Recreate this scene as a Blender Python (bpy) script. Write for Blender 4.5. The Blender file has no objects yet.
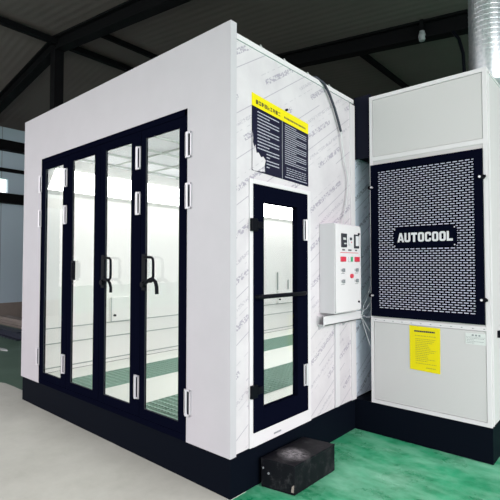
import bpy, bmesh, math, random
from mathutils import Vector, Matrix
random.seed(7)
S = bpy.context.scene
COL = S.collection
CB = 1.815            # distance from the booth's front to the cabinet's front

# ------------------------------------------------------------------ materials
def sock(n, *names):
    for k in names:
        if k in n.inputs: return n.inputs[k]
def mat(name, col, rough=.5, metal=0., spec=None, coat=0.):
    m = bpy.data.materials.new(name); m.use_nodes = True
    b = m.node_tree.nodes['Principled BSDF']
    b.inputs['Base Color'].default_value = (*col, 1)
    b.inputs['Roughness'].default_value = rough
    b.inputs['Metallic'].default_value = metal
    if spec is not None: sock(b, 'Specular IOR Level').default_value = spec
    if coat: sock(b, 'Coat Weight').default_value = coat
    return m
def N(m, t, **kw):
    n = m.node_tree.nodes.new(t)
    for k, v in kw.items(): setattr(n, k, v)
    return n
def L(m, a, b): m.node_tree.links.new(a, b)
def P(m): return m.node_tree.nodes['Principled BSDF']
def mathn(m, op, a, b=None, c=None, clamp=False):
    n = N(m, 'ShaderNodeMath', operation=op); n.use_clamp = clamp
    for i, v in enumerate((a, b, c)):
        if v is None: continue
        if isinstance(v, (int, float)): n.inputs[i].default_value = v
        else: L(m, v, n.inputs[i])
    return n.outputs[0]
def mixc(m, f, a, b):
    n = N(m, 'ShaderNodeMix', data_type='RGBA')
    if isinstance(f, (int, float)): n.inputs[0].default_value = f
    else: L(m, f, n.inputs[0])
    for i, v in ((6, a), (7, b)):
        if isinstance(v, tuple): n.inputs[i].default_value = (*v, 1)
        else: L(m, v, n.inputs[i])
    return n.outputs[2]
def pos(m): return N(m, 'ShaderNodeNewGeometry').outputs['Position']
def noise(m, vec, scale, detail=4, rough=.55):
    n = N(m, 'ShaderNodeTexNoise'); n.inputs['Scale'].default_value = scale
    n.inputs['Detail'].default_value = detail; n.inputs['Roughness'].default_value = rough
    if vec is not None: L(m, vec, n.inputs['Vector'])
    return n.outputs['Fac']
def ramp(m, f, a, b):
    n = N(m, 'ShaderNodeMapRange'); n.inputs[1].default_value = a; n.inputs[2].default_value = b
    L(m, f, n.inputs[0]); return n.outputs[0]
def bump(m, h, s=.3, d=.01):
    n = N(m, 'ShaderNodeBump'); n.inputs['Strength'].default_value = s; n.inputs['Distance'].default_value = d
    L(m, h, n.inputs['Height']); L(m, n.outputs[0], P(m).inputs['Normal'])

M = {}
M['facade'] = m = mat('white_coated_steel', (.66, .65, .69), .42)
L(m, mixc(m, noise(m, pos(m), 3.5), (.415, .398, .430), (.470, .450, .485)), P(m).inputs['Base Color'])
M['white'] = mat('white_trim_paint', (.60, .575, .60), .4)
M['cabinet'] = mat('pale_grey_white_paint', (.49, .475, .485), .38)
M['black'] = mat('blue_black_paint', (.0022, .0028, .0085), .3, spec=0.)
M['plinth'] = mat('black_plinth_paint', (.0025, .0038, .0075), .5, spec=.02)
M['rubber'] = mat('black_rubber', (.002, .0025, .005), .5, spec=.08)
M['steel'] = mat('bright_hinge_steel', (.62, .60, .64), .3, .35)
M['galv'] = m = mat('galvanised_steel', (.55, .60, .64), .3, .9)
v = N(m, 'ShaderNodeTexVoronoi'); v.inputs['Scale'].default_value = 30; L(m, pos(m), v.inputs['Vector'])
L(m, mixc(m, v.outputs['Distance'], (.55, .61, .65), (.80, .83, .86)), P(m).inputs['Base Color'])
M['navy'] = mat('dark_navy_steel', (.004, .005, .013), .6, spec=.1)
M['roofsteel'] = mat('dark_painted_beam', (.003, .003, .004), .7, spec=.1)
M['yellow'] = mat('yellow_print', (.66, .56, .004), .5, spec=.15)
M['ink'] = mat('dark_ink', (.02, .02, .03), .5)
M['olive_ink'] = mat('olive_ink', (.33, .30, .01), .5)
M['paperwhite'] = mat('white_print', (.58, .57, .60), .5)
M['posterblack'] = mat('poster_black', (.006, .006, .022), .3, spec=.15)
M['plategrey'] = mat('rating_plate_metal', (.56, .58, .58), .35, .2)
M['greyink'] = mat('grey_ink', (.22, .23, .25), .5)
M['red'] = mat('red_button_plastic', (.55, .03, .06), .35)
M['green'] = mat('green_button_plastic', (.02, .28, .12), .35)
M['boxgrey'] = mat('control_box_paint', (.56, .54, .57), .4)
M['interior'] = mat('interior_white_panel', (.82, .80, .785), .45)
M['seam'] = mat('panel_seam_grey', (.30, .34, .32), .6)
M['bead'] = mat('dark_grey_gasket', (.03, .035, .04), .6, spec=.1)
M['filterwhite'] = mat('filter_mat_white', (.80, .80, .84), .8)
M['screenback'] = mat('blue_grey_filter_mat', (.60, .60, .74), .8)
M['intfloor'] = mat('interior_floor_white', (.70, .71, .67), .5)
M['grate'] = mat('grey_green_grating', (.20, .34, .27), .5)
M['pit'] = mat('dark_green_grate_pit', (.06, .15, .10), .8)
M['cable'] = mat('black_cable', (.012, .014, .03), .5)
M['wire'] = mat('pale_wire', (.50, .50, .52), .5)

# protective film: lilac-grey print running diagonally over white film
def film(name, base, ink, tint):
    m = mat(name, base, .28, spec=.45)
    sp = N(m, 'ShaderNodeSeparateXYZ'); L(m, pos(m), sp.inputs[0])
    y, z = sp.outputs['Y'], sp.outputs['Z']
    a = math.radians(32); c, s = math.cos(a), math.sin(a)
    u = mathn(m, 'ADD', mathn(m, 'MULTIPLY', y, c), mathn(m, 'MULTIPLY', z, s))
    w = mathn(m, 'ADD', mathn(m, 'MULTIPLY', y, -s), mathn(m, 'MULTIPLY', z, c))
    row = .285
    r = mathn(m, 'DIVIDE', w, row); ri = mathn(m, 'FLOOR', r); rf = mathn(m, 'FRACT', r)
    # hairline between rows
    def band(center, half):
        return mathn(m, 'LESS_THAN', mathn(m, 'ABSOLUTE', mathn(m, 'SUBTRACT', rf, center)), half)
    def along(scale_u, scale_w, seed, thr, det=2):
        cb = N(m, 'ShaderNodeCombineXYZ')
        L(m, mathn(m, 'MULTIPLY', u, scale_u), cb.inputs[0]); L(m, mathn(m, 'MULTIPLY', w, scale_w), cb.inputs[1])
        L(m, mathn(m, 'ADD', mathn(m, 'MULTIPLY', ri, 7.3), seed), cb.inputs[2])
        return mathn(m, 'GREATER_THAN', noise(m, cb.outputs[0], 1, det), thr)
    line = mathn(m, 'MULTIPLY', band(.05, .011), along(1.2, 0, 1, .42, 0))
    txt = mathn(m, 'MULTIPLY', mathn(m, 'MULTIPLY', band(.40, .075), along(46, 60, 3, .49)), along(1.9, 0, 9, .40, 0))
    txt2 = mathn(m, 'MULTIPLY', mathn(m, 'MULTIPLY', band(.80, .05), along(60, 80, 5, .50)), along(1.6, 0, 13, .46, 0))
    dash = mathn(m, 'MULTIPLY', band(.62, .010), along(20, 0, 17, .5, 0))
    f = mathn(m, 'MAXIMUM', mathn(m, 'MULTIPLY', line, .75), mathn(m, 'MULTIPLY', txt, .8))
    f = mathn(m, 'MAXIMUM', f, mathn(m, 'MULTIPLY', txt2, .5))
    f = mathn(m, 'MAXIMUM', f, mathn(m, 'MULTIPLY', dash, .4))
    cloud = ramp(m, noise(m, pos(m), 5, 3), .35, .75)
    L(m, mixc(m, f, mixc(m, cloud, base, tint), ink), P(m).inputs['Base Color'])
    bump(m, noise(m, pos(m), 22, 3), .12, .004)
    return m
M['film'] = film('printed_protective_film', (.565, .530, .56), (.27, .245, .31), (.50, .465, .50))
M['filmdark'] = film('blue_grey_protective_film', (.76, .84, .95), (.26, .30, .38), (.62, .70, .82))

# concrete
M['concrete'] = m = mat('trowelled_concrete', (.40, .40, .37), .5)
n1 = ramp(m, noise(m, pos(m), 1.6, 6), .3, .7); n2 = ramp(m, noise(m, pos(m), 9, 6, .7), .3, .7)
c1 = mixc(m, n1, (.37, .375, .335), (.50, .505, .46)); c2 = mixc(m, mathn(m, 'MULTIPLY', n2, .35), c1, (.56, .56, .51))
L(m, c2, P(m).inputs['Base Color']); bump(m, n2, .08, .005)
# green epoxy
M['epoxy'] = m = mat('green_epoxy', (.03, .28, .17), .3, spec=.35)
n1 = ramp(m, noise(m, pos(m), 3.2, 7, .65), .32, .68); n2 = ramp(m, noise(m, pos(m), 13, 6, .75), .42, .72)
mp = N(m, 'ShaderNodeMapping'); mp.inputs['Rotation'].default_value = (0, 0, .7); mp.inputs['Scale'].default_value = (1, 2.2, 1); L(m, pos(m), mp.inputs[0])
n3 = ramp(m, noise(m, mp.outputs[0], 1.7, 6, .62), .43, .66)
c1 = mixc(m, n1, (.008, .19, .075), (.04, .40, .20)); c2 = mixc(m, mathn(m, 'MULTIPLY', n2, .25), c1, (.25, .55, .40))
c2 = mixc(m, mathn(m, 'MULTIPLY', n3, .75), c2, (.24, .58, .40))
L(m, c2, P(m).inputs['Base Color']); L(m, ramp(m, n1, -.8, 3.2), P(m).inputs['Roughness'])
# dull green floor coating by the far wall
M['oldgreen'] = m = mat('dull_green_floor_coating', (.05, .10, .07), .55)
n1 = ramp(m, noise(m, pos(m), 1.2, 5), .3, .7)
L(m, mixc(m, n1, (.040, .085, .055), (.075, .13, .095)), P(m).inputs['Base Color'])
# dark corrugated roof
M['roof'] = m = mat('dark_roof_sheet', (.022, .026, .022), .7, spec=.2)
sp = N(m, 'ShaderNodeSeparateXYZ'); L(m, pos(m), sp.inputs[0])
wv = mathn(m, 'SINE', mathn(m, 'MULTIPLY', sp.outputs['Y'], 40))
L(m, mixc(m, noise(m, pos(m), .8), (.10, .085, .082), (.145, .122, .118)), P(m).inputs['Base Color'])
bump(m, wv, .12, .01)
M['wallsheet'] = m = mat('blue_grey_wall_sheet', (.17, .20, .23), .6)
sp = N(m, 'ShaderNodeSeparateXYZ'); L(m, pos(m), sp.inputs[0])
fr = mathn(m, 'FRACT', mathn(m, 'DIVIDE', sp.outputs['Y'], .9))
L(m, mixc(m, mathn(m, 'LESS_THAN', fr, .02), (.46, .57, .66), (.22, .26, .30)), P(m).inputs['Base Color'])
M['brick'] = m = mat('dark_red_brown_skirting', (.085, .055, .05), .8)
L(m, mixc(m, noise(m, pos(m), 4), (.19, .165, .145), (.27, .225, .205)), P(m).inputs['Base Color'])
M['backwall'] = mat('dark_back_wall_sheet', (.075, .062, .062), .8, spec=.1)
# step with worn dusty patch
M['step'] = m = mat('scuffed_black_paint', (.010, .010, .014), .4, spec=.12)
d = N(m, 'ShaderNodeVectorMath', operation='DISTANCE'); L(m, pos(m), d.inputs[0]); d.inputs[1].default_value = (.185, .50, .21)
spot = ramp(m, d.outputs['Value'], .135, .03)
nn = ramp(m, noise(m, pos(m), 26, 6, .8), .36, .62)
nb = ramp(m, noise(m, pos(m), 9, 6, .8), .52, .8)
f = mathn(m, 'MAXIMUM', mathn(m, 'MULTIPLY', spot, nn), mathn(m, 'MULTIPLY', nb, .13), clamp=True)
L(m, mixc(m, f, (.0035, .0035, .006), (.36, .34, .36)), P(m).inputs['Base Color'])
L(m, ramp(m, f, -1.0, 1.0), P(m).inputs['Roughness'])
# glass
def glass(name, tint, refl):
    m = bpy.data.materials.new(name); m.use_nodes = True
    nt = m.node_tree; nt.nodes.clear()
    o = nt.nodes.new('ShaderNodeOutputMaterial'); t = nt.nodes.new('ShaderNodeBsdfTransparent'); g = nt.nodes.new('ShaderNodeBsdfGlossy')
    lw = nt.nodes.new('ShaderNodeLayerWeight'); lw.inputs[0].default_value = .5; x = nt.nodes.new('ShaderNodeMixShader')
    pw = nt.nodes.new('ShaderNodeMath'); pw.operation = 'POWER'; pw.inputs[1].default_value = 4
    f = nt.nodes.new('ShaderNodeMath'); f.operation = 'MULTIPLY_ADD'; f.inputs[1].default_value = .4; f.inputs[2].default_value = refl
    nt.links.new(lw.outputs['Facing'], pw.inputs[0]); nt.links.new(pw.outputs[0], f.inputs[0])
    t.inputs[0].default_value = (*tint, 1); g.inputs['Roughness'].default_value = .02
    nt.links.new(f.outputs[0], x.inputs[0]); nt.links.new(t.outputs[0], x.inputs[1]); nt.links.new(g.outputs[0], x.inputs[2]); nt.links.new(x.outputs[0], o.inputs[0])
    return m
M['glass'] = glass('door_glass', (.985, 1, .985), .02)
def emis(name, col, s):
    m = mat(name, (.9, .9, .9)); b = P(m)
    sock(b, 'Emission Color').default_value = (*col, 1); b.inputs['Emission Strength'].default_value = s
    return m
M['tube'] = emis('lit_lamp_diffuser', (1, .99, .98), 8.0)

# ------------------------------------------------------------------ geometry
class MB:
    def __init__(s): s.v = []; s.f = []
    def box(s, x0, x1, y0, y1, z0, z1):
        n = len(s.v)
        s.v += [(x, y, z) for x in (x0, x1) for y in (y0, y1) for z in (z0, z1)]
        s.f += [tuple(n+i for i in q) for q in ((0,1,3,2),(4,6,7,5),(0,4,5,1),(2,3,7,6),(0,2,6,4),(1,5,7,3))]
        return s
    def prism(s, pts, vec):                     # polygon pts extruded by vec
        n = len(s.v); k = len(pts); vec = Vector(vec)
        s.v += [tuple(p) for p in pts] + [tuple(Vector(p)+vec) for p in pts]
        s.f += [tuple(range(n+k-1, n-1, -1)), tuple(range(n+k, n+2*k))]
        s.f += [(n+i, n+(i+1) % k, n+k+(i+1) % k, n+k+i) for i in range(k)]
        return s
    def bar(s, a, b, w, h, up=(0, 0, 1)):       # rectangular bar from a to b
        a = Vector(a); b = Vector(b); d = (b-a).normalized(); sd = d.cross(Vector(up)).normalized(); u = sd.cross(d)
        n = len(s.v)
        for p in (a, b):
            for i, j in ((-1,-1),(1,-1),(1,1),(-1,1)): s.v.append(tuple(p+sd*w/2*i+u*h/2*j))
        s.f += [(n+3,n+2,n+1,n),(n+4,n+5,n+6,n+7)]+[(n+i,n+(i+1)%4,n+4+(i+1)%4,n+4+i) for i in range(4)]
        return s
    def tube(s, pts, r, k=10):
        pts = [Vector(p) for p in pts]; n = len(s.v); ref = None
        for i, p in enumerate(pts):
            d = (pts[min(i+1, len(pts)-1)]-pts[max(i-1, 0)]).normalized()
            if ref is None: ref = d.orthogonal().normalized()
            ref = (ref-d*ref.dot(d)).normalized(); b = d.cross(ref)
            rr = r[i] if isinstance(r, (list, tuple)) else r
            for j in range(k):
                a = 2*math.pi*j/k; s.v.append(tuple(p+(ref*math.cos(a)+b*math.sin(a))*rr))
        for i in range(len(pts)-1):
            for j in range(k):
                a = n+i*k+j; b2 = n+i*k+(j+1) % k; s.f.append((a, b2, b2+k, a+k))
        s.f += [tuple(n+j for j in range(k-1, -1, -1)), tuple(n+(len(pts)-1)*k+j for j in range(k))]
        return s
    def data(s, name, m):
        me = bpy.data.meshes.new(name); me.from_pydata(s.v, [], s.f); me.materials.append(m)
        bm = bmesh.new(); bm.from_mesh(me); bmesh.ops.recalc_face_normals(bm, faces=bm.faces); bm.to_mesh(me); bm.free()
        return me
WLD = {}
def link_mesh(name, me, parent=None, bevel=0, smooth=False):
    vs = [v.co for v in me.vertices]
    c = Vector([(min(v[i] for v in vs)+max(v[i] for v in vs))/2 for i in range(3)])
    me.transform(Matrix.Translation(-c))
    o = bpy.data.objects.new(name, me); COL.objects.link(o)
    WLD[o.name] = c
    if parent is not None: o.parent = parent; o.location = c-WLD[parent.name]
    else: o.location = c
    if bevel:
        b = o.modifiers.new('Bevel', 'BEVEL'); b.width = bevel; b.segments = 2; b.limit_method = 'ANGLE'
    if smooth:
        for p in me.polygons: p.use_smooth = True
        me.set_sharp_from_angle(angle=math.radians(40))
    return o
def put(name, mb, m, parent=None, bevel=0, smooth=False, label=None):
    o = link_mesh(name, mb.data(name, M[m] if isinstance(m, str) else m), parent, bevel, smooth)
    if label: o['label'] = label
    return o
def tag(o, label, cat, group=None):
    o['label'] = label; o['category'] = cat
    if group: o['group'] = group
    return o
def thing(name, loc, label, cat, group=None):
    o = bpy.data.objects.new(name, None); COL.objects.link(o); o.location = loc; o.empty_display_size = .1
    WLD[o.name] = Vector(loc); return tag(o, label, cat, group)
def struct(name, mb, m, **k):
    o = put(name, mb, m, **k); o['kind'] = 'structure'; return o
def marks_x(mb, x, y0, y1, z0, z1, rng, gap=.004, h=.6, words=True):
    """one row of illegible print on a plane facing +X"""
    y = y0
    zc = (z0+z1)/2; hh = (z1-z0)*h/2
    while y < y1:
        w = rng.uniform(.006, .016)
        mb.box(x, x+.0008, y, min(y+w, y1), zc-hh, zc+hh); y += w+gap
def marks_y(mb, yv, x0, x1, z0, z1, rng, gap=.004, h=.6, lo=.006, hi=.016):
    x = x0; zc = (z0+z1)/2; hh = (z1-z0)*h/2
    while x < x1:
        w = rng.uniform(lo, hi)
        mb.box(x, min(x+w, x1), yv-.0008, yv, zc-hh, zc+hh); x += w+gap

# ------------------------------------------------------------------ warehouse
def ridge(x): return 6.5-.125*(x+7.1) if x > -7.1 else 6.5+.155*(x+7.1)
XL, XR, YB, YF = -12.0, 5.0, 9.0, -4.5
# floors
struct('floor', MB().box(-30, 30, -30, 30, -.12, -.004), 'epoxy')
struct('floor', MB().box(-4.2, 0, -30, .16, -.004, 0), 'concrete')
struct('floor', MB().prism([(-12, -30, -.004), (-4.2, -30, -.004), (-4.2, .16, -.004), (-4.45, .15, -.004), (-4.6, .10, -.004), (-5.1, .10, -.004), (-5.7, .0, -.004), (-6.2, -.1, -.004), (-8.5, -.3, -.004), (-12, -.4, -.004)], (0, 0, .004)), 'concrete')
struct('floor', MB().prism([(-4.2, .16, -.004), (-3.4, .16, -.004), (-3.4, 9, -.004), (-12, 9, -.004), (-12, -.4, -.004), (-8.5, -.3, -.004), (-6.2, -.1, -.004), (-5.7, .0, -.004), (-5.1, .10, -.004), (-4.6, .10, -.004), (-4.45, .15, -.004)], (0, 0, .003)), 'oldgreen')
# left wall with a row of high windows
wl = MB(); wl.box(XL-.15, XL, YF, YB, .5, 3.78)
ys = [(-3.9, -2.6), (-.9, 2.89), (4.4, 7.4)]
prev = YF
for a, b in ys:
    wl.box(XL-.15, XL, prev, a, 3.78, 4.2); prev = b
wl.box(XL-.15, XL, prev, YB, 3.78, 4.2)
wl.box(XL-.15, XL, YF, YB, 4.2, 6.0)
struct('wall_left', wl, 'wallsheet')
for i, (a, b) in enumerate(ys):
    w = struct('window_%d' % (i+1), MB().box(XL-.09, XL-.07, a, b, 3.78, 4.2), 'glass')
struct('baseboard_left', MB().box(XL-.15, XL+.05, YF, YB, 0, .5), 'brick')
struct('trim_1', MB().box(XL, XL+.2, YF, YB, 3.45, 3.74), 'roofsteel')
struct('trim_2', MB().box(XL, XL+.2, YF, YB, 5.02, 5.32), 'roofsteel')
struct('trim_3', MB().box(XL, XL+.1, YF, YB, 4.40, 4.50), 'roofsteel')
struct('wall_back', MB().box(XL, 12, YB, YB+.15, 0, 7), 'backwall')
# roof slopes
rf = MB()
rf.prism([(XL-.3, YF, ridge(XL-.3)), (-7.1, YF, 6.5), (XR, YF, ridge(XR)), (XR, YF, ridge(XR)+.1), (-7.1, YF, 6.6), (XL-.3, YF, ridge(XL-.3)+.1)], (0, YB-YF, 0))
struct('ceiling', rf, 'roof')
def rafter(name, y):
    mb = MB()
    for a, b in ((XL, -7.1), (-7.1, XR)):
        za, zb = ridge(a), ridge(b)
        for off, w, h in ((-.02, .20, .04), (-.15, .05, .24), (-.28, .20, .04)):
            mb.bar((a, y, za+off), (b, y, zb+off), w, h)
    return struct(name, mb, 'roofsteel')
rafter('trim_4', 2.04); rafter('trim_5', 5.08)
struct('trim_6', MB().box(-7.2, -7.0, 1.94, 2.14, 0, 6.25), 'roofsteel')
struct('trim_7', MB().bar((-7.1, YF, 6.4), (-7.1, YB, 6.4), .12, .12), 'roofsteel')
k = 8
for x, y in ((-5.9, 2.1), (-1.83, 5.1)):
    struct('trim_%d' % k, MB().bar((x, y, ridge(x)-.06), (x, YB, ridge(x)-.06), .07, .1), 'roofsteel'); k += 1
# stuff by the far wall
b = thing('steel_beam', (-9.3, 1.8, 0), 'dark steel beam lying low across the green floor by the far left wall', 'beam')
bb = MB(); bb.box(-10.9, -7.9, 1.62, 1.82, .16, .18); bb.box(-10.9, -7.9, 1.71, 1.73, .02, .16); bb.box(-10.9, -7.9, 1.62, 1.82, 0, .02)
put('flange_section', bb, 'cable', b)
tag(put('timber_stack', MB().box(-11.4, -9.6, 2.4, 2.75, 0, .06).box(-11.35, -9.65, 2.43, 2.73, .06, .12).box(-11.3, -9.7, 2.45, 2.7, .12, .2), 'brick'), 'low dark brown stack of boards behind the long dark beam on the left', 'boards')
tag(put('pale_sheet_offcut', MB().prism([(-7.9, .88, 0), (-7.0, 1.0, 0), (-6.85, 1.06, 0), (-7.0, 1.10, 0), (-7.9, 1.02, 0)], (0, 0, .012)), 'plategrey'), 'pale grey thin offcut lying flat on the dull green floor at far left', 'offcut')
# small fitting under the roof
f = thing('ceiling_fitting', (-.43, 5.0, 5.35), 'small grey fitting hanging under the dark roof above the air cabinet', 'fitting')
put('bracket', MB().box(-.46, -.40, 4.96, 5.02, 5.48, 5.68), 'roofsteel', f)
put('body', MB().tube([(-.43, 4.99, 5.32), (-.43, 4.99, 5.40), (-.43, 4.99, 5.48)], [.045, .06, .04], 12), 'greyink', f)
tag(put('hanging_hose', MB().tube([(.05, 5.0, ridge(.05)-.3), (.14, 4.98, 5.15), (.2, 4.97, 4.9), (.22, 4.96, 4.5), (.22, 4.96, 3.6)], .025, 8), 'rubber', smooth=True), 'black hose curving down from the roof beam behind the galvanised pipe', 'hose')

# ------------------------------------------------------------------ the booth
B = thing('spray_booth', (-1.75, 3.5, 0), 'large white spray booth with black framed glass doors on a black plinth', 'spray booth')
BL = 7.0; W = 3.506; HB = .295
pl = MB(); pl.box(-W, 0, 0, .08, 0, HB); pl.box(-.08, 0, .08, BL, 0, HB); pl.box(-W, -W+.08, .08, BL, 0, HB); pl.box(-W+.08, -.08, BL-.08, BL, 0, HB)
put('plinth', pl, 'plinth', B)
OX0, OX1, OZ0, OZ1 = -3.03, -.46, .30, 2.865
fc = MB(); fc.box(-W-.02, OX0, -.012, .05, .283, 3.4); fc.box(OX1, .008, -.012, .05, .283, 3.4); fc.box(OX0, OX1, -.012, .05, OZ1, 3.4)
put('front_panel', fc, 'facade', B, label='white front panel around the doors')
# side wall with the personnel door opening
DY0, DY1, DZ0, DZ1 = .19, .997, .294, 2.285
sw = MB(); sw.box(-.06, 0, .05, DY0, HB, 3.29); sw.box(-.06, 0, DY1, 1.73, HB, 3.29); sw.box(-.06, 0, DY0, DY1, DZ1, 3.29)
put('side_panel', sw, 'film', B, label='side wall wrapped in printed protective film')
put('corner_trim', MB().box(-.06, .012, 1.73, 1.822, HB, 3.27), 'white', B)
put('roof_edge', MB().box(-.08, .012, .05, 1.80, 3.285, 3.325), 'white', B)
put('rear_side_panel', MB().box(-.09, -.015, 1.822, BL, HB, 3.2), 'filmdark', B, label='blue grey filmed wall section behind the white corner')
put('left_panel', MB().box(-W, -W+.06, .05, BL, HB, 3.29), 'facade', B)
put('rear_panel', MB().box(-W+.06, -.09, BL-.06, BL, HB, 3.29), 'facade', B)
put('roof', MB().box(-W, -.02, .05, BL, 3.20, 3.285), 'interior', B)
# lining, ceiling, floor, grates
lin = MB(); lin.box(-W+.06, -3.4, .06, BL-.06, .29, 2.95)
put('interior_wall', lin, 'interior', B)
put('interior_wall', MB().box(-3.4, -.1, BL-.1, BL-.06, .29, 2.95), 'interior', B)
seams = MB()
for z in (.335, .635, .83): seams.box(-3.4, -3.392, .1, BL-.1, z, z+.012)
for y in (2.9, 4.0, 6.2): seams.box(-3.4, -3.394, y, y+.008, .34, 2.5)
put('panel_seam', seams, 'seam', B)
put('interior_ceiling', MB().box(-3.4, -.09, .06, BL-.1, 2.95, 2.99), 'filterwhite', B)
cg = MB()
for i in range(12): cg.box(-3.1, -.4, .35+i*.56, .362+i*.56, 2.93, 2.95)
for i in range(6): cg.box(-3.0+i*.5, -2.985+i*.5, .3, BL-.2, 2.93, 2.95)
M['gridgrey'] = mat('pale_grid_grey', (.50, .54, .51), .6)
put('ceiling_grid', cg, 'gridgrey', B)
# sloped light troughs along both sides
for x0, x1 in ((-3.4, -3.12), (-.1, -.38)):
    lp = put('light_trough', MB().prism([(x0, .12, 2.53), (x1, .12, 2.80), (x1, .12, 2.95), (x0, .12, 2.95)], (0, BL-.3, 0)), 'interior', B)
    dx = .012 if x0 < -1 else -.012
    for j in range(4):
        y0 = .2+j*1.68
        put('lamp_diffuser', MB().prism([(x0+dx, y0, 2.545), (x1+dx, y0, 2.79), (x1+dx*.2, y0, 2.805), (x0+dx*.2, y0, 2.555)], (0, 1.665, 0)), 'tube', lp)
put('interior_floor', MB().box(-3.4, -.08, .08, BL-.1, .24, .285), 'intfloor', B)
def grate(x0, x1):
    g = MB(); n = 110
    for i in range(15):
        x = x0+(x1-x0)*i/14; g.box(x-.004, x+.004, .15, BL-.2, .286, .302)
    for i in range(90):
        y = .15+i*.074; g.box(x0, x1, y, y+.022, .290, .300)
    put('pit_lining', MB().box(x0, x1, .15, BL-.2, .285, .287), 'pit', put('floor_grate', g, 'grate', B, label='green grey floor grating strip'))
grate(-2.86, -2.25); grate(-1.44, -.80)
# inspection hatches on the inner left wall
for a, b_, c, d in ((1.11, 1.56, .84, 1.18), (4.9, 5.5, .84, 1.1)):
    h = put('inspection_hatch', MB().box(-3.4, -3.36, a, b_, c, d), 'interior', B, bevel=.004)
    put('hatch_edge', MB().box(-3.362, -3.357, a, b_, c, c+.008).box(-3.362, -3.357, a, a+.008, c, d), 'seam', h)
    put('knob', MB().tube([(-3.36, a+.05, c+.09), (-3.33, a+.05, c+.09)], .016, 10), 'rubber', h)
put('gauge_pipe', MB().tube([(-3.38, 4.92, 1.12), (-3.38, 4.92, 1.48)], .014, 8), 'seam', B)
put('gauge_pipe', MB().tube([(-3.38, 5.28, 1.12), (-3.38, 5.28, 1.32)], .012, 8), 'seam', B)

# door frame around the four leaves
df = MB(); df.box(OX0, OX0+.035, -.016, .045, OZ0, OZ1); df.box(OX1-.03, OX1, -.016, .045, OZ0, OZ1); df.box(OX0, OX1, -.016, .045, 2.81, OZ1); df.box(OX0, OX1, -.014, .045, HB-.01, .335)
put('door_frame', df, 'black', B, bevel=.002)
hinge_src = {}
def add_hinge(parent, x, z):
    """leaf hinge: two bright plates with dark slots and a barrel, seen from the front"""
    x += .022
    mb = MB(); h = .1; w = .034
    mb.box(x-w, x-w+.004, -.024, -.014, z-h, z+h); mb.box(x+w-.009, x+w, -.024, -.014, z-h, z+h)
    mb.box(x-w, x+w, -.024, -.014, z+h-.014, z+h); mb.box(x-w, x+w, -.024, -.014, z-h, z-h+.014)
    mb.tube([(x-.006, -.027, z-h), (x-.006, -.027, z+h)], .0095, 10)
    if 'p' not in hinge_src:
        o = put('hinge', mb, 'steel', parent, label='bright steel hinge'); hinge_src['p'] = o
        bk = put('hinge_shadow_gap', MB().box(x-w+.004, x+w-.009, -.020, -.0135, z-h+.012, z+h-.012), 'black', parent)
        # joined below into the hinge so that it stays one part
        me = o.data; me.materials.append(M['black'])
        bm = bmesh.new(); bm.from_mesh(me)
        n0 = len(bm.faces); tmp = bk.data.copy(); tmp.transform(Matrix.Translation(WLD[bk.name]-WLD[o.name])); bm.from_mesh(tmp)
        bm.faces.ensure_lookup_table()
        for fi in range(n0, len(bm.faces)): bm.faces[fi].material_index = 1
        bm.to_mesh(me); bm.free(); bpy.data.objects.remove(bk)
        hinge_src['c'] = WLD[o.name].copy(); hinge_src['at'] = Vector((x, 0, z))
    else:
        o = hinge_src['p'].copy(); COL.objects.link(o); c = hinge_src['c']+Vector((x, 0, z))-hinge_src['at']
        WLD[o.name] = c; o.parent = parent; o.location = c-WLD[parent.name]
# leaves: x0, x1, pane x0, x1
HZ = (2.573, 2.174, .587)
leaves = [(-2.992, -2.386, -2.925, -2.500, (-3.075,)), (-2.380, -1.742, -2.285, -1.842, (-2.463,)),
          (-1.736, -1.074, -1.640, -1.212, ()), (-1.068, -.492, -.998, -.552, (-1.130, -.462))]
for i, (x0, x1, p0, p1, hx) in enumerate(leaves):
    mb = MB(); z0, z1, q0, q1 = .337, 2.808, .418, 2.730
    mb.box(x0, p0, -.014, .008, z0, z1); mb.box(p1, x1, -.014, .008, z0, z1)
    mb.box(p0, p1, -.014, .008, z0, q0); mb.box(p0, p1, -.014, .008, q1, z1)
    lf = put('door_leaf', mb, 'black', B, bevel=.0025)
    put('glass_pane', MB().box(p0-.005, p1+.005, -.008, -.003, q0-.005, q1+.005), 'glass', lf)
    g = MB()
    g.box(p0, p0+.005, -.013, -.008, q0, q1); g.box(p1-.005, p1, -.013, -.008, q0, q1); g.box(p0, p1, -.013, -.008, q0, q0+.006)
    put('glazing_bead', g, 'bead', lf)
    for x in hx:
        for z in HZ: add_hinge(lf, x, z)
    if i == 1:
        put('latch', MB().box(-2.265, -2.205, -.035, -.014, 1.48, 1.68).tube([(-2.215, -.045, 1.50), (-2.215, -.045, 1.66)], .01, 8), 'rubber', lf, bevel=.004)
    if i in (2, 3):
        hd = MB()
        x, bx, ex = (-1.665, -1.475, -1.455) if i == 2 else (-1.010, -.832, -.765)
        hd.box(x-.02, x+.03, -.028, -.014, 1.42, 1.73)
        hd.tube([(x, -.02, 1.705), (bx-.03, -.05, 1.70), (bx-.006, -.052, 1.685), (bx, -.053, 1.65), (bx, -.053, 1.55), (bx-.006, -.052, 1.515), (bx-.03, -.05, 1.50), (x, -.02, 1.495)], .011, 8)
        if i == 3: hd.tube([(x+.02, -.03, 1.47), (bx-.06, -.055, 1.51), (bx-.01, -.06, 1.525), (ex-.02, -.065, 1.50), (ex-.004, -.065, 1.46), (ex, -.065, 1.40)], .015, 8)
        else: hd.tube([(x+.02, -.03, 1.50), (bx-.05, -.055, 1.50), (bx, -.06, 1.47), (ex, -.062, 1.43), (ex, -.062, 1.385)], .013, 8)
        hd.tube([(x+.01, -.05, 1.47), (x+.01, -.014, 1.47)], .025, 12)
        put('handle', hd, 'rubber', lf, smooth=True)

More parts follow.
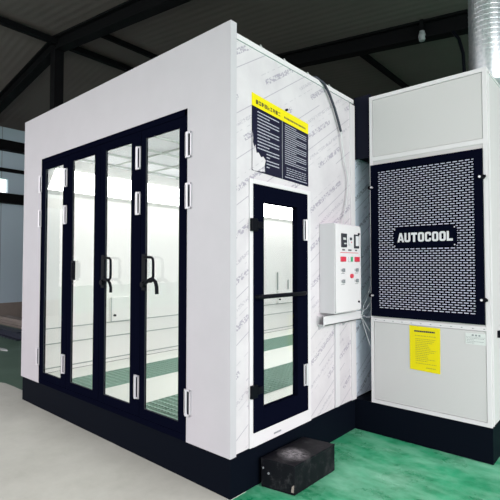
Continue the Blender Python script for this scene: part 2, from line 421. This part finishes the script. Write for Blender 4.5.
# personnel door on the side
fr = MB(); fr.box(-.05, .016, DY0, .226, DZ0+.002, DZ1); fr.box(-.05, .016, .944, DY1, DZ0, DZ1); fr.box(-.05, .016, .226, .944, 2.25, DZ1); fr.box(-.05, .016, .226, .944, DZ0, .395)
sf = put('side_door_frame', fr, 'white', B, bevel=.003)
put('catch_mark', MB().box(.016, .019, .47, .56, .325, .337), 'greyink', sf)
sd = MB(); a, b_, c, d = .345, .79, .556, 2.12
sd.box(-.035, .022, .228, a, .398, 2.247); sd.box(-.035, .022, b_, .942, .398, 2.247); sd.box(-.035, .022, a, b_, .398, c); sd.box(-.035, .022, a, b_, d, 2.247)
SD = put('side_door_leaf', sd, 'black', B, bevel=.003)
put('glass_pane', MB().box(-.008, -.002, a-.005, b_+.005, c-.005, d+.005), 'glass', SD)
put('push_bar', MB().tube([(.022, .250, 1.40), (.055, .250, 1.40), (.062, .27, 1.40), (.062, .83, 1.40), (.055, .85, 1.40), (.022, .85, 1.40)], .017, 10), 'rubber', SD, smooth=True)
for z in (1.937, .705):
    put('clamp', MB().box(.017, .040, .185, .255, z-.048, z+.048).box(.022, .045, .25, .305, z-.026, z+.026), 'rubber', SD, bevel=.004)
    hm = MB(); y = .905
    hm.box(.023, .03, y-.035, y-.020, z-.09, z+.09); hm.box(.017, .03, y+.020, y+.035, z-.09, z+.09)
    hm.box(.018, .028, y-.035, y+.035, z+.078, z+.09); hm.box(.018, .028, y-.035, y+.035, z-.09, z-.078)
    hm.tube([(.034, y, z-.09), (.034, y, z+.09)], .008, 8); hh = put('hinge', hm, 'steel', SD, label='bright steel hinge')
# small cleats on the roof edge
for y in (.366, .673, 1.02, 1.38):
    put('roof_cleat', MB().box(-.02, .004, y-.022, y+.012, 3.325, 3.333).bar((-.008, y, 3.33), (-.008, y-.03, 3.352), .008, .006), 'plategrey', B)
# vertical cable trunking under the tray, and a seam above the film joints
put('cable_trunking', MB().box(0, .022, 1.405, 1.475, HB+.01, 1.09), 'boxgrey', B, bevel=.002)

# ------------------------------------------------------------------ poster
PO = thing('instruction_poster', (.004, .605, 2.33), 'black poster with yellow header above the side door', 'poster')
def zt(y, t): return (2.945-(y-.225)*.085)*t+(2.352-(y-.225)*.035)*(1-t)
def pq(y0, y1, t0, t1, x0, x1):
    return [(x0, y0, zt(y0, t0)), (x0, y1, zt(y1, t0)), (x0, y1, zt(y1, t1)), (x0, y0, zt(y0, t1))], (x1-x0, 0, 0)
put('sheet', MB().prism(*pq(.225, .982, 0, .835, .001, .003)), 'posterblack', PO)
put('header', MB().prism(*pq(.225, .982, .835, 1, .001, .0035)), 'yellow', PO)
rng = random.Random(3)
hm = MB()
def prow(mb, y0, y1, t, h, lo, hi, gap, x=.0036):
    y = y0
    while y < y1-.003:
        w = min(rng.uniform(lo, hi), y1-y)
        mb.prism(*pq(y, y+w, t-h/2, t+h/2, x, x+.001)); y += w+gap
# header glyphs: blocky illegible characters built of strokes
y = .27
while y < .585:
    mb = hm; w = .026
    for t in (.885, .905, .925):
        if rng.random() < .8: mb.prism(*pq(y, y+w, t-.005, t+.005, .0036, .0046))
    for dy in (0, .010, .020):
        if rng.random() < .7: mb.prism(*pq(y+dy, y+dy+.006, .878, .932, .0036, .0046))
    y += .035
prow(hm, .63, .94, .90, .028, .006, .014, .007)
put('header_lettering', hm, 'ink', PO)
tm = MB()
M['dimwhite'] = mat('dull_white_print', (.42, .42, .50), .5)
for k in range(17):
    t = .785-k*.043
    prow(tm, .29 if t > .3 else .40, .56 if k % 3 != 1 else .44, t, .014, .008, .02, .004, .0031)
for k in range(19):
    t = .80-k*.031
    prow(tm, .64, .95 if k % 4 else .80, t, .011, .006, .015, .004, .0031)
for k in range(4):
    t = .18-k*.032
    prow(tm, .66, .95, t, .008, .02, .05, .010, .0031)
prow(tm, .64, .96, .045, .012, .008, .02, .004, .0031)
put('lettering', tm, 'dimwhite', PO)
put('fold_line', MB().prism(*pq(.600, .606, 0, .83, .003, .0042)), 'greyink', PO)
pt = [(.0045, y, zt(y, t)) for y, t in ((.228, .50), (.236, .44), (.233, .36), (.25, .30), (.262, .34), (.275, .24), (.30, .25), (.33, .20), (.355, .22), (.385, .18), (.372, .10), (.378, .02), (.25, 0), (.227, .01))]
put('peeled_film', MB().prism(pt, (.0015, 0, 0)), 'film', PO, label='torn pale film over the lower left corner')
put('nail', MB().tube([(.003, .655, zt(.655, 1.02)), (.02, .655, zt(.655, 1.02))], .010, 8), 'rubber', PO)

# ------------------------------------------------------------------ control box
CX = thing('control_box', (.085, 1.4, 1.21), 'white electrical control box with red and green buttons on the filmed wall', 'control box')
DX = .168
put('body', MB().box(.001, DX-.012, 1.16, 1.632, 1.205, 2.01), 'boxgrey', CX, bevel=.004)
put('door', MB().box(DX-.010, DX, 1.163, 1.630, 1.215, 2.0), 'white', CX, bevel=.003)
put('lock', MB().tube([(DX, 1.583, 1.93), (DX+.01, 1.583, 1.93)], .011, 10), 'rubber', CX)
put('lock', MB().tube([(DX, 1.578, 1.29), (DX+.01, 1.578, 1.29)], .010, 10), 'rubber', CX)
def onbox(name, y, z, w, h, m, parent=CX, dep=.012, lab=None):
    return put(name, MB().box(DX, DX+dep, y-w/2, y+w/2, z-h/2, z+h/2), m, parent, bevel=.002, label=lab)
d1 = onbox('temperature_display', 1.300, 1.860, .09, .125, 'ink'); put('display_digit', MB().box(DX+.012, DX+.0135, 1.275, 1.325, 1.865, 1.885), 'plategrey', d1); put('display_key', MB().box(DX+.012, DX+.0135, 1.29, 1.33, 1.825, 1.838), 'plategrey', d1)
d2 = onbox('hour_counter', 1.415, 1.862, .055, .085, 'paperwhite'); put('counter_window', MB().box(DX+.012, DX+.0135, 1.395, 1.435, 1.865, 1.89), 'ink', d2)
put('selector_mark', MB().box(DX+.012, DX+.014, 1.42, 1.432, 1.84, 1.852), 'red', d2)
d3 = onbox('pressure_gauge', 1.535, 1.858, .085, .13, 'ink'); put('gauge_face', MB().box(DX+.012, DX+.0135, 1.508, 1.566, 1.815, 1.908), 'paperwhite', d3)
for y, w in ((1.30, .05), (1.415, .06), (1.535, .035)): put('caption_print', MB().box(DX, DX+.001, y-w/2, y+w/2, 1.768, 1.780), 'ink', CX)
put('divider_line', MB().box(DX, DX+.001, 1.24, 1.58, 1.747, 1.752), 'red', CX)
for y, m, lb in ((1.285, 'red', 'red rectangular button'), (1.395, 'paperwhite', 'white button'), (1.437, 'green', 'green button'), (1.545, 'red', 'red rectangular button')):
    onbox('push_button', y, 1.690, .085 if m == 'red' else .034, .045, m, lab=lb)
put('indicator_lamp', MB().tube([(DX, 1.435, 1.535), (DX+.018, 1.435, 1.535)], .020, 14), 'red', CX, label='small red round lamp')
for y, z in ((1.285, 1.590), (1.54, 1.590), (1.285, 1.490), (1.54, 1.490)):
    q = MB(); q.tube([(DX, y, z), (DX+.012, y, z)], .017, 12); q.box(DX+.012, DX+.022, y-.005, y+.005, z-.016, z+.016)
    q.box(DX, DX+.001, y-.035, y-.025, z-.012, z+.012).box(DX, DX+.001, y+.025, y+.035, z-.012, z+.012).box(DX, DX+.001, y-.03, y+.03, z-.032, z-.026)
    put('rotary_switch', q, 'greyink', CX)
# tray under the box
TR = thing('cable_tray', (.06, 1.38, 1.09), 'white open cable tray on the wall just below the control box', 'cable tray')
put('channel', MB().box(.001, .08, 1.115, 1.795, 1.098, 1.106).box(.074, .08, 1.10, 1.795, 1.098, 1.182).box(.001, .006, 1.115, 1.795, 1.106, 1.182), 'boxgrey', TR)
put('end_bracket', MB().prism([(.001, 1.14, 1.098), (.07, 1.14, 1.098), (.001, 1.14, 1.05)], (0, .012, 0)), 'boxgrey', TR)
put('end_bracket', MB().prism([(.001, 1.56, 1.098), (.07, 1.56, 1.098), (.001, 1.56, 1.05)], (0, .012, 0)), 'boxgrey', TR)
# cable coming over the roof edge
CA = thing('power_cable', (.03, 1.3, 3.3), 'thin cable hanging over the roof edge down to the control box', 'cable')
put('black_sheath', MB().tube([(-.25, .95, 3.31), (-.12, 1.02, 3.345), (.0, 1.12, 3.345), (.028, 1.21, 3.31), (.03, 1.30, 3.235), (.03, 1.39, 3.13), (.03, 1.46, 3.02), (.03, 1.51, 2.93)], .012, 8), 'cable', CA, smooth=True, label='thick black upper length')
put('pale_lead', MB().tube([(.03, 1.51, 2.93), (.028, 1.53, 2.82), (.028, 1.57, 2.66), (.03, 1.62, 2.55), (.028, 1.645, 2.47), (.026, 1.63, 2.33), (.03, 1.58, 2.18), (.04, 1.53, 2.08), (.05, 1.50, 2.012)], .0055, 6), 'wire', CA, smooth=True, label='thin pale lower lead')
WB = thing('loose_wires', (.1, 1.85, 1.05), 'loose pale wires crossing the gap from the cable tray to the cabinet', 'wires')
for k in range(5):
    e = -.12+k*.09
    put('wire', MB().tube([(.06, 1.74, 1.125), (.085, 1.79, 1.12), (.11, 1.80, 1.10+e*.6), (.14, 1.803, 1.06+e), (.172, 1.806, 1.03+e*1.6)], .0020, 6), 'wire', WB, smooth=True)

# ------------------------------------------------------------------ link duct between booth and cabinet
LD = thing('link_duct', (.08, 2.2, 2.72), 'dark navy duct high in the gap between booth and air cabinet', 'duct')
put('casing', MB().box(-.006, .172, 1.86, 2.5, 2.74, 3.35), 'navy', LD)
put('flange', MB().box(-.006, .174, 1.845, 1.86, 2.72, 3.36), 'navy', LD)

# ------------------------------------------------------------------ air cabinet
X0, X1, HC, CD = .178, 1.242, 3.313, 1.25
AC = thing('air_supply_cabinet', (.71, 2.4, 0), 'tall white air supply cabinet with dark slotted grille and black base', 'cabinet')
put('base', MB().box(.004, X1+.004, CB-.004, CB+CD, 0, HB), 'plinth', AC)
cb = MB(); cb.box(X0, X1, CB+.012, CB+CD, HB, HC-.002)
put('casing', cb, 'cabinet', AC, bevel=.004)
fm = MB(); t = .022
for z0, z1 in ((HC-.036, HC), (2.665, 2.705), (HB, .33)): fm.box(X0+.03, X1-.035, CB-.002, CB+.012, z0, z1)
fm.box(X0, X0+.03, CB-.002, CB+.012, HB, HC); fm.box(X1-.035, X1, CB-.002, CB+.012, HB, HC)
fm.box(X0+.03, X1-.035, CB-.002, CB+.012, 1.085, 1.12)
put('front_frame', fm, 'white', AC)
put('top_panel', MB().box(X0+.033, X1-.038, CB+.002, CB+.012, 2.708, HC-.039), 'cabinet', AC, bevel=.002)
put('middle_panel', MB().box(X0+.0, X1-.0, CB+.006, CB+.014, 1.12, 2.665), 'cabinet', AC)
lp = put('lower_panel', MB().box(X0+.033, X1-.038, CB+.002, CB+.012, .333, 1.080), 'cabinet', AC, bevel=.002)
for x in [X0+.05+i*(X1-X0-.1)/11 for i in range(12)]: put('screw', MB().box(x-.006, x+.006, CB-.004, CB-.002, 1.098, 1.104), 'greyink', AC)
put('side_handle', MB().box(X1, X1+.03, 2.03, 2.07, 1.01, 1.07), 'rubber', AC, bevel=.004)
put('side_seam', MB().box(X1, X1+.004, CB+.05, CB+.062, HB, HC-.03).box(X1, X1+.006, CB+.05, CB+CD-.05, HC-.04, HC-.03), 'white', AC)
# grille
gx0, gx1, gz0, gz1 = .191, 1.202, 1.138, 2.622
ix0, ix1, iz0, iz1 = .268, 1.135, 1.215, 2.552
gf = MB(); gf.box(gx0, ix0, CB-.018, CB-.002, gz0, gz1); gf.box(ix1, gx1, CB-.018, CB-.002, gz0, gz1)
gf.box(ix0, ix1, CB-.018, CB-.002, gz0, iz0); gf.box(ix0, ix1, CB-.018, CB-.002, iz1, gz1)
GR = put('grille_door', gf, 'black', AC, bevel=.002)
ms = MB(); rows = 62; cols = 17; rh = (iz1-iz0)/rows; cw = (ix1-ix0)/cols
for r in range(rows+1): ms.box(ix0, ix1, CB-.012, CB-.009, iz0+r*rh-.0066, iz0+r*rh+.0066)
for r in range(rows):
    off = .5 if r % 2 else 0
    for c in range(cols+1):
        x = ix0+(c+off)*cw
        a, b_ = max(ix0, x-.0065), min(ix1, x+.0065)
        if b_ > a: ms.box(a, b_, CB-.012, CB-.009, iz0+r*rh, iz0+(r+1)*rh)
put('slotted_screen', ms, 'black', GR)
put('filter_mat', MB().box(ix0, ix1, CB-.0085, CB-.002, iz0, iz1), 'screenback', GR)
for x, z in ((gx0-.004, 2.40), (gx1-.0, 2.38), (gx0-.004, 1.34), (gx1-.0, 1.345)):
    q = MB().tube([(x, CB-.002, z), (x, CB-.03, z)], .020, 12); q.box(x-.004, x+.030, CB-.04, CB-.028, z-.010, z+.010)
    put('turn_latch', q, 'rubber', AC)
    put('latch_stud', MB().tube([(x+.022 if x < .5 else x-.018, CB-.018, z), (x+.022 if x < .5 else x-.018, CB-.042, z)], .010, 10), 'steel', AC)
# nameplate
def rrect(x0, x1, z0, z1, y, r, n=5):
    out = []
    for cx_, cz_, a0 in ((x1-r, z1-r, 0), (x0+r, z1-r, 90), (x0+r, z0+r, 180), (x1-r, z0+r, 270)):
        for i in range(n+1):
            a = math.radians(a0+90*i/n); out.append((cx_+r*math.cos(a), y, cz_+r*math.sin(a)))
    return out
NP = put('nameplate', MB().prism(rrect(.426, .995, 1.800, 1.985, CB-.016, .025), (0, -.006, 0)), 'black', AC, label='dark plate with AUTOCOOL in white')
def heavy_letters(word, x0, x1, z0, z1, y):
    """heavy condensed capitals as solid strokes"""
    mb = MB(); n = len(word); gap = .008; w = (x1-x0-gap*(n-1))/n; h = z1-z0; t = w*.33
    def ring(cx0, a0, a1):                       # part of a rounded ring between point indices
        o = rrect(cx0, cx0+w, z0, z1, y, w*.34); q = rrect(cx0+t, cx0+w-t, z0+.017, z1-.017, y, w*.10); k = len(o)
        for i in range(a0, a1):
            p = [o[i % k], o[(i+1) % k], q[(i+1) % k], q[i % k]]; mb.prism(p, (0, -.002, 0))
    for i, ch in enumerate(word):
        a = x0+i*(w+gap)
        if ch == 'O': ring(a, 0, 24)
        elif ch == 'C':
            ring(a, 1, 22); mb.box(a+w-t, a+w, y-.002, y, z1-.032, z1-.014); mb.box(a+w-t, a+w, y-.002, y, z0+.014, z0+.032)
            # open the right side of the C
            mb.f = [f for f in mb.f if not all(mb.v[v][0] > a+w-t-.001 and z0+.012 < mb.v[v][2] < z1-.012 for v in f) or max(mb.v[v][2] for v in f)-min(mb.v[v][2] for v in f) < .03]
        elif ch == 'U': ring(a, 12, 23); mb.box(a, a+t, y-.002, y, z0+w*.34, z1); mb.box(a+w-t, a+w, y-.002, y, z0+w*.34, z1)
        elif ch == 'T': mb.box(a, a+w, y-.002, y, z1-.020, z1); mb.box(a+w/2-t*.55, a+w/2+t*.55, y-.002, y, z0, z1-.020)
        elif ch == 'L': mb.box(a, a+t, y-.002, y, z0, z1); mb.box(a+t, a+w*.92, y-.002, y, z0, z0+.020)
        elif ch == 'A':
            e = .004
            mb.prism([(a-e, y, z0), (a-e+t, y, z0), (a+w*.5+.001, y, z1-.018), (a+w*.5+.001, y, z1), (a+w*.32, y, z1)], (0, -.002, 0))
            mb.prism([(a+w+e, y, z0), (a+w+e-t, y, z0), (a+w*.5, y, z1-.018), (a+w*.5, y, z1), (a+w*.68, y, z1)], (0, -.002, 0))
            mb.box(a+t*.8, a+w-t*.8, y-.002, y, z0+.016, z0+.032)
    return mb
put('lettering', heavy_letters('AUTOCOOL', .468, .965, 1.850, 1.936, CB-.022), 'paperwhite', NP)
for x, z in ((.437, 1.97), (.975, 1.97), (.437, 1.815), (.975, 1.815)):
    put('rivet', MB().tube([(x, CB-.022, z), (x, CB-.025, z)], .006, 8), 'steel', NP)
# yellow notice and rating plate
YN = thing('yellow_notice', (.7, CB, .67), 'yellow paper notice with fine print on the lower white panel', 'notice')
put('sheet', MB().prism([(.562, CB+.0015, .678), (.832, CB+.0015, .668), (.836, CB+.0015, 1.072), (.560, CB+.0015, 1.078)], (0, -.003, 0)), 'yellow', YN)
nm = MB(); rng = random.Random(9)
marks_y(nm, CB-.0016, .605, .790, 1.022, 1.040, rng, .002, .8, .012, .02)
put('title_print', nm, 'ink', YN)
nm = MB(); marks_y(nm, CB-.0016, .61, .80, .985, .997, rng, .006, .6, .01, .03)
for k in range(13):
    z = .962-k*.0165
    marks_y(nm, CB-.0016, .615, rng.uniform(.72, .80), z-.006, z+.006, rng, .004, .55)
marks_y(nm, CB-.0016, .615, .80, .735, .745, rng, .004, .6); marks_y(nm, CB-.0016, .71, .795, .700, .712, rng, .003, .7)
put('fine_print', nm, 'olive_ink', YN)
RP = thing('rating_plate', (1.13, CB, .97), 'small grey rating plate at the upper right of the lower panel', 'plate')
put('plate', MB().box(1.045, 1.205, CB-.0015, CB+.0015, .965, 1.060), 'plategrey', RP)
nm = MB()
for i in range(3): nm.box(1.095+i*.026, 1.111+i*.026, CB-.0023, CB-.0015, 1.035, 1.050)
for k in range(4): marks_y(nm, CB-.0015, 1.055, 1.115 if k % 2 else 1.19, 1.012-k*.013, 1.02-k*.013, rng, .004, .5)
nm.box(1.05, 1.2, CB-.0023, CB-.0015, 1.0255, 1.0275)
put('print', nm, 'greyink', RP)

# galvanised spiral pipe on top of the cabinet
pc = (1.15, 2.24); pr = .150
PI_ = thing('galvanised_pipe', (pc[0], pc[1], HC), 'galvanised spiral exhaust pipe rising from the top of the air cabinet', 'pipe')
put('spiral_pipe', MB().tube([(pc[0], pc[1], HC-.002), (pc[0], pc[1], 5.42)], pr, 48), 'galv', PI_, smooth=True)
pts = [(pc[0]+(pr+.001)*math.cos(a), pc[1]+(pr+.001)*math.sin(a), HC+.02+a/(2*math.pi)*.045) for a in [i*2*math.pi/28 for i in range(28*46)]]
put('spiral_seam', MB().tube(pts, .0011, 4), 'galv', PI_)
put('collar', MB().tube([(pc[0], pc[1], HC), (pc[0], pc[1], HC+.04)], pr+.012, 48), 'galv', PI_, smooth=True)

# ------------------------------------------------------------------ step
st = thing('entry_step', (.175, .58, 0), 'scuffed black box step on the green floor below the side door', 'step')
mb = MB()
fp = [(.034, .290), (.306, .338), (.318, .872), (.040, .830)]
mb.prism([(x, y, 0) for x, y in fp], (0, 0, .205))
put('box', mb, 'step', st, bevel=.006)
lid = [(.033, .289), (.307, .337), (.319, .873), (.039, .831)]
put('tread', MB().prism([(x, y, .195) for x, y in lid], (0, 0, .014)), 'step', st, bevel=.003)
put('scuff_mark', MB().prism([(.300, .3365, .02), (.303, .3371, .075), (.285, .3340, .06), (.280, .3331, .02)], (.0005, -.002, 0)), 'brick', st, label='small reddish scuff at the bottom corner')
put('bolt', MB().tube([(.10, .303, .11), (.101, .296, .11)], .008, 8), 'greyink', st)
put('bolt', MB().tube([(.055, .295, .14), (.056, .288, .14)], .007, 8), 'greyink', st)

# ------------------------------------------------------------------ camera and light
cam = bpy.data.cameras.new('camera'); co = bpy.data.objects.new('camera', cam); COL.objects.link(co)
cx, cy, cz, yaw, pit, rol, fpx = 2.176, -2.276, 1.6422, -.7197, .0324, .0003, 443.58
fw = Vector((math.sin(yaw)*math.cos(pit), math.cos(yaw)*math.cos(pit), math.sin(pit)))
rt = Vector((math.cos(yaw), -math.sin(yaw), 0)); up = rt.cross(fw)
r2 = rt*math.cos(rol)+up*math.sin(rol); u2 = up*math.cos(rol)-rt*math.sin(rol)
co.matrix_world = Matrix(((r2.x, u2.x, -fw.x, cx), (r2.y, u2.y, -fw.y, cy), (r2.z, u2.z, -fw.z, cz), (0, 0, 0, 1)))
cam.sensor_width = 36; cam.lens = fpx/500*36; cam.clip_start = .05
S.camera = co
w = bpy.data.worlds.new('overcast_daylight'); S.world = w; w.use_nodes = True
bg = w.node_tree.nodes['Background']; bg.inputs[0].default_value = (1, .96, .98, 1); bg.inputs[1].default_value = 2.6
def area(name, loc, target, sx, sy, power, col=(1, 1, 1)):
    l = bpy.data.lights.new(name, 'AREA'); l.shape = 'RECTANGLE'; l.size = sx; l.size_y = sy; l.energy = power; l.color = col
    o = bpy.data.objects.new(name, l); COL.objects.link(o); o.location = loc
    o.rotation_euler = (Vector(target)-Vector(loc)).to_track_quat('-Z', 'Y').to_euler()
area('daylight_side_opening', (7.5, -1.0, 3.2), (0, 1, 1.6), 6, 4, 520, (1, .97, .98))
S.view_settings.view_transform = 'Standard'; S.view_settings.look = 'None'
S.view_settings.exposure = 0; S.view_settings.gamma = 1; S.view_settings.use_curve_mapping = False
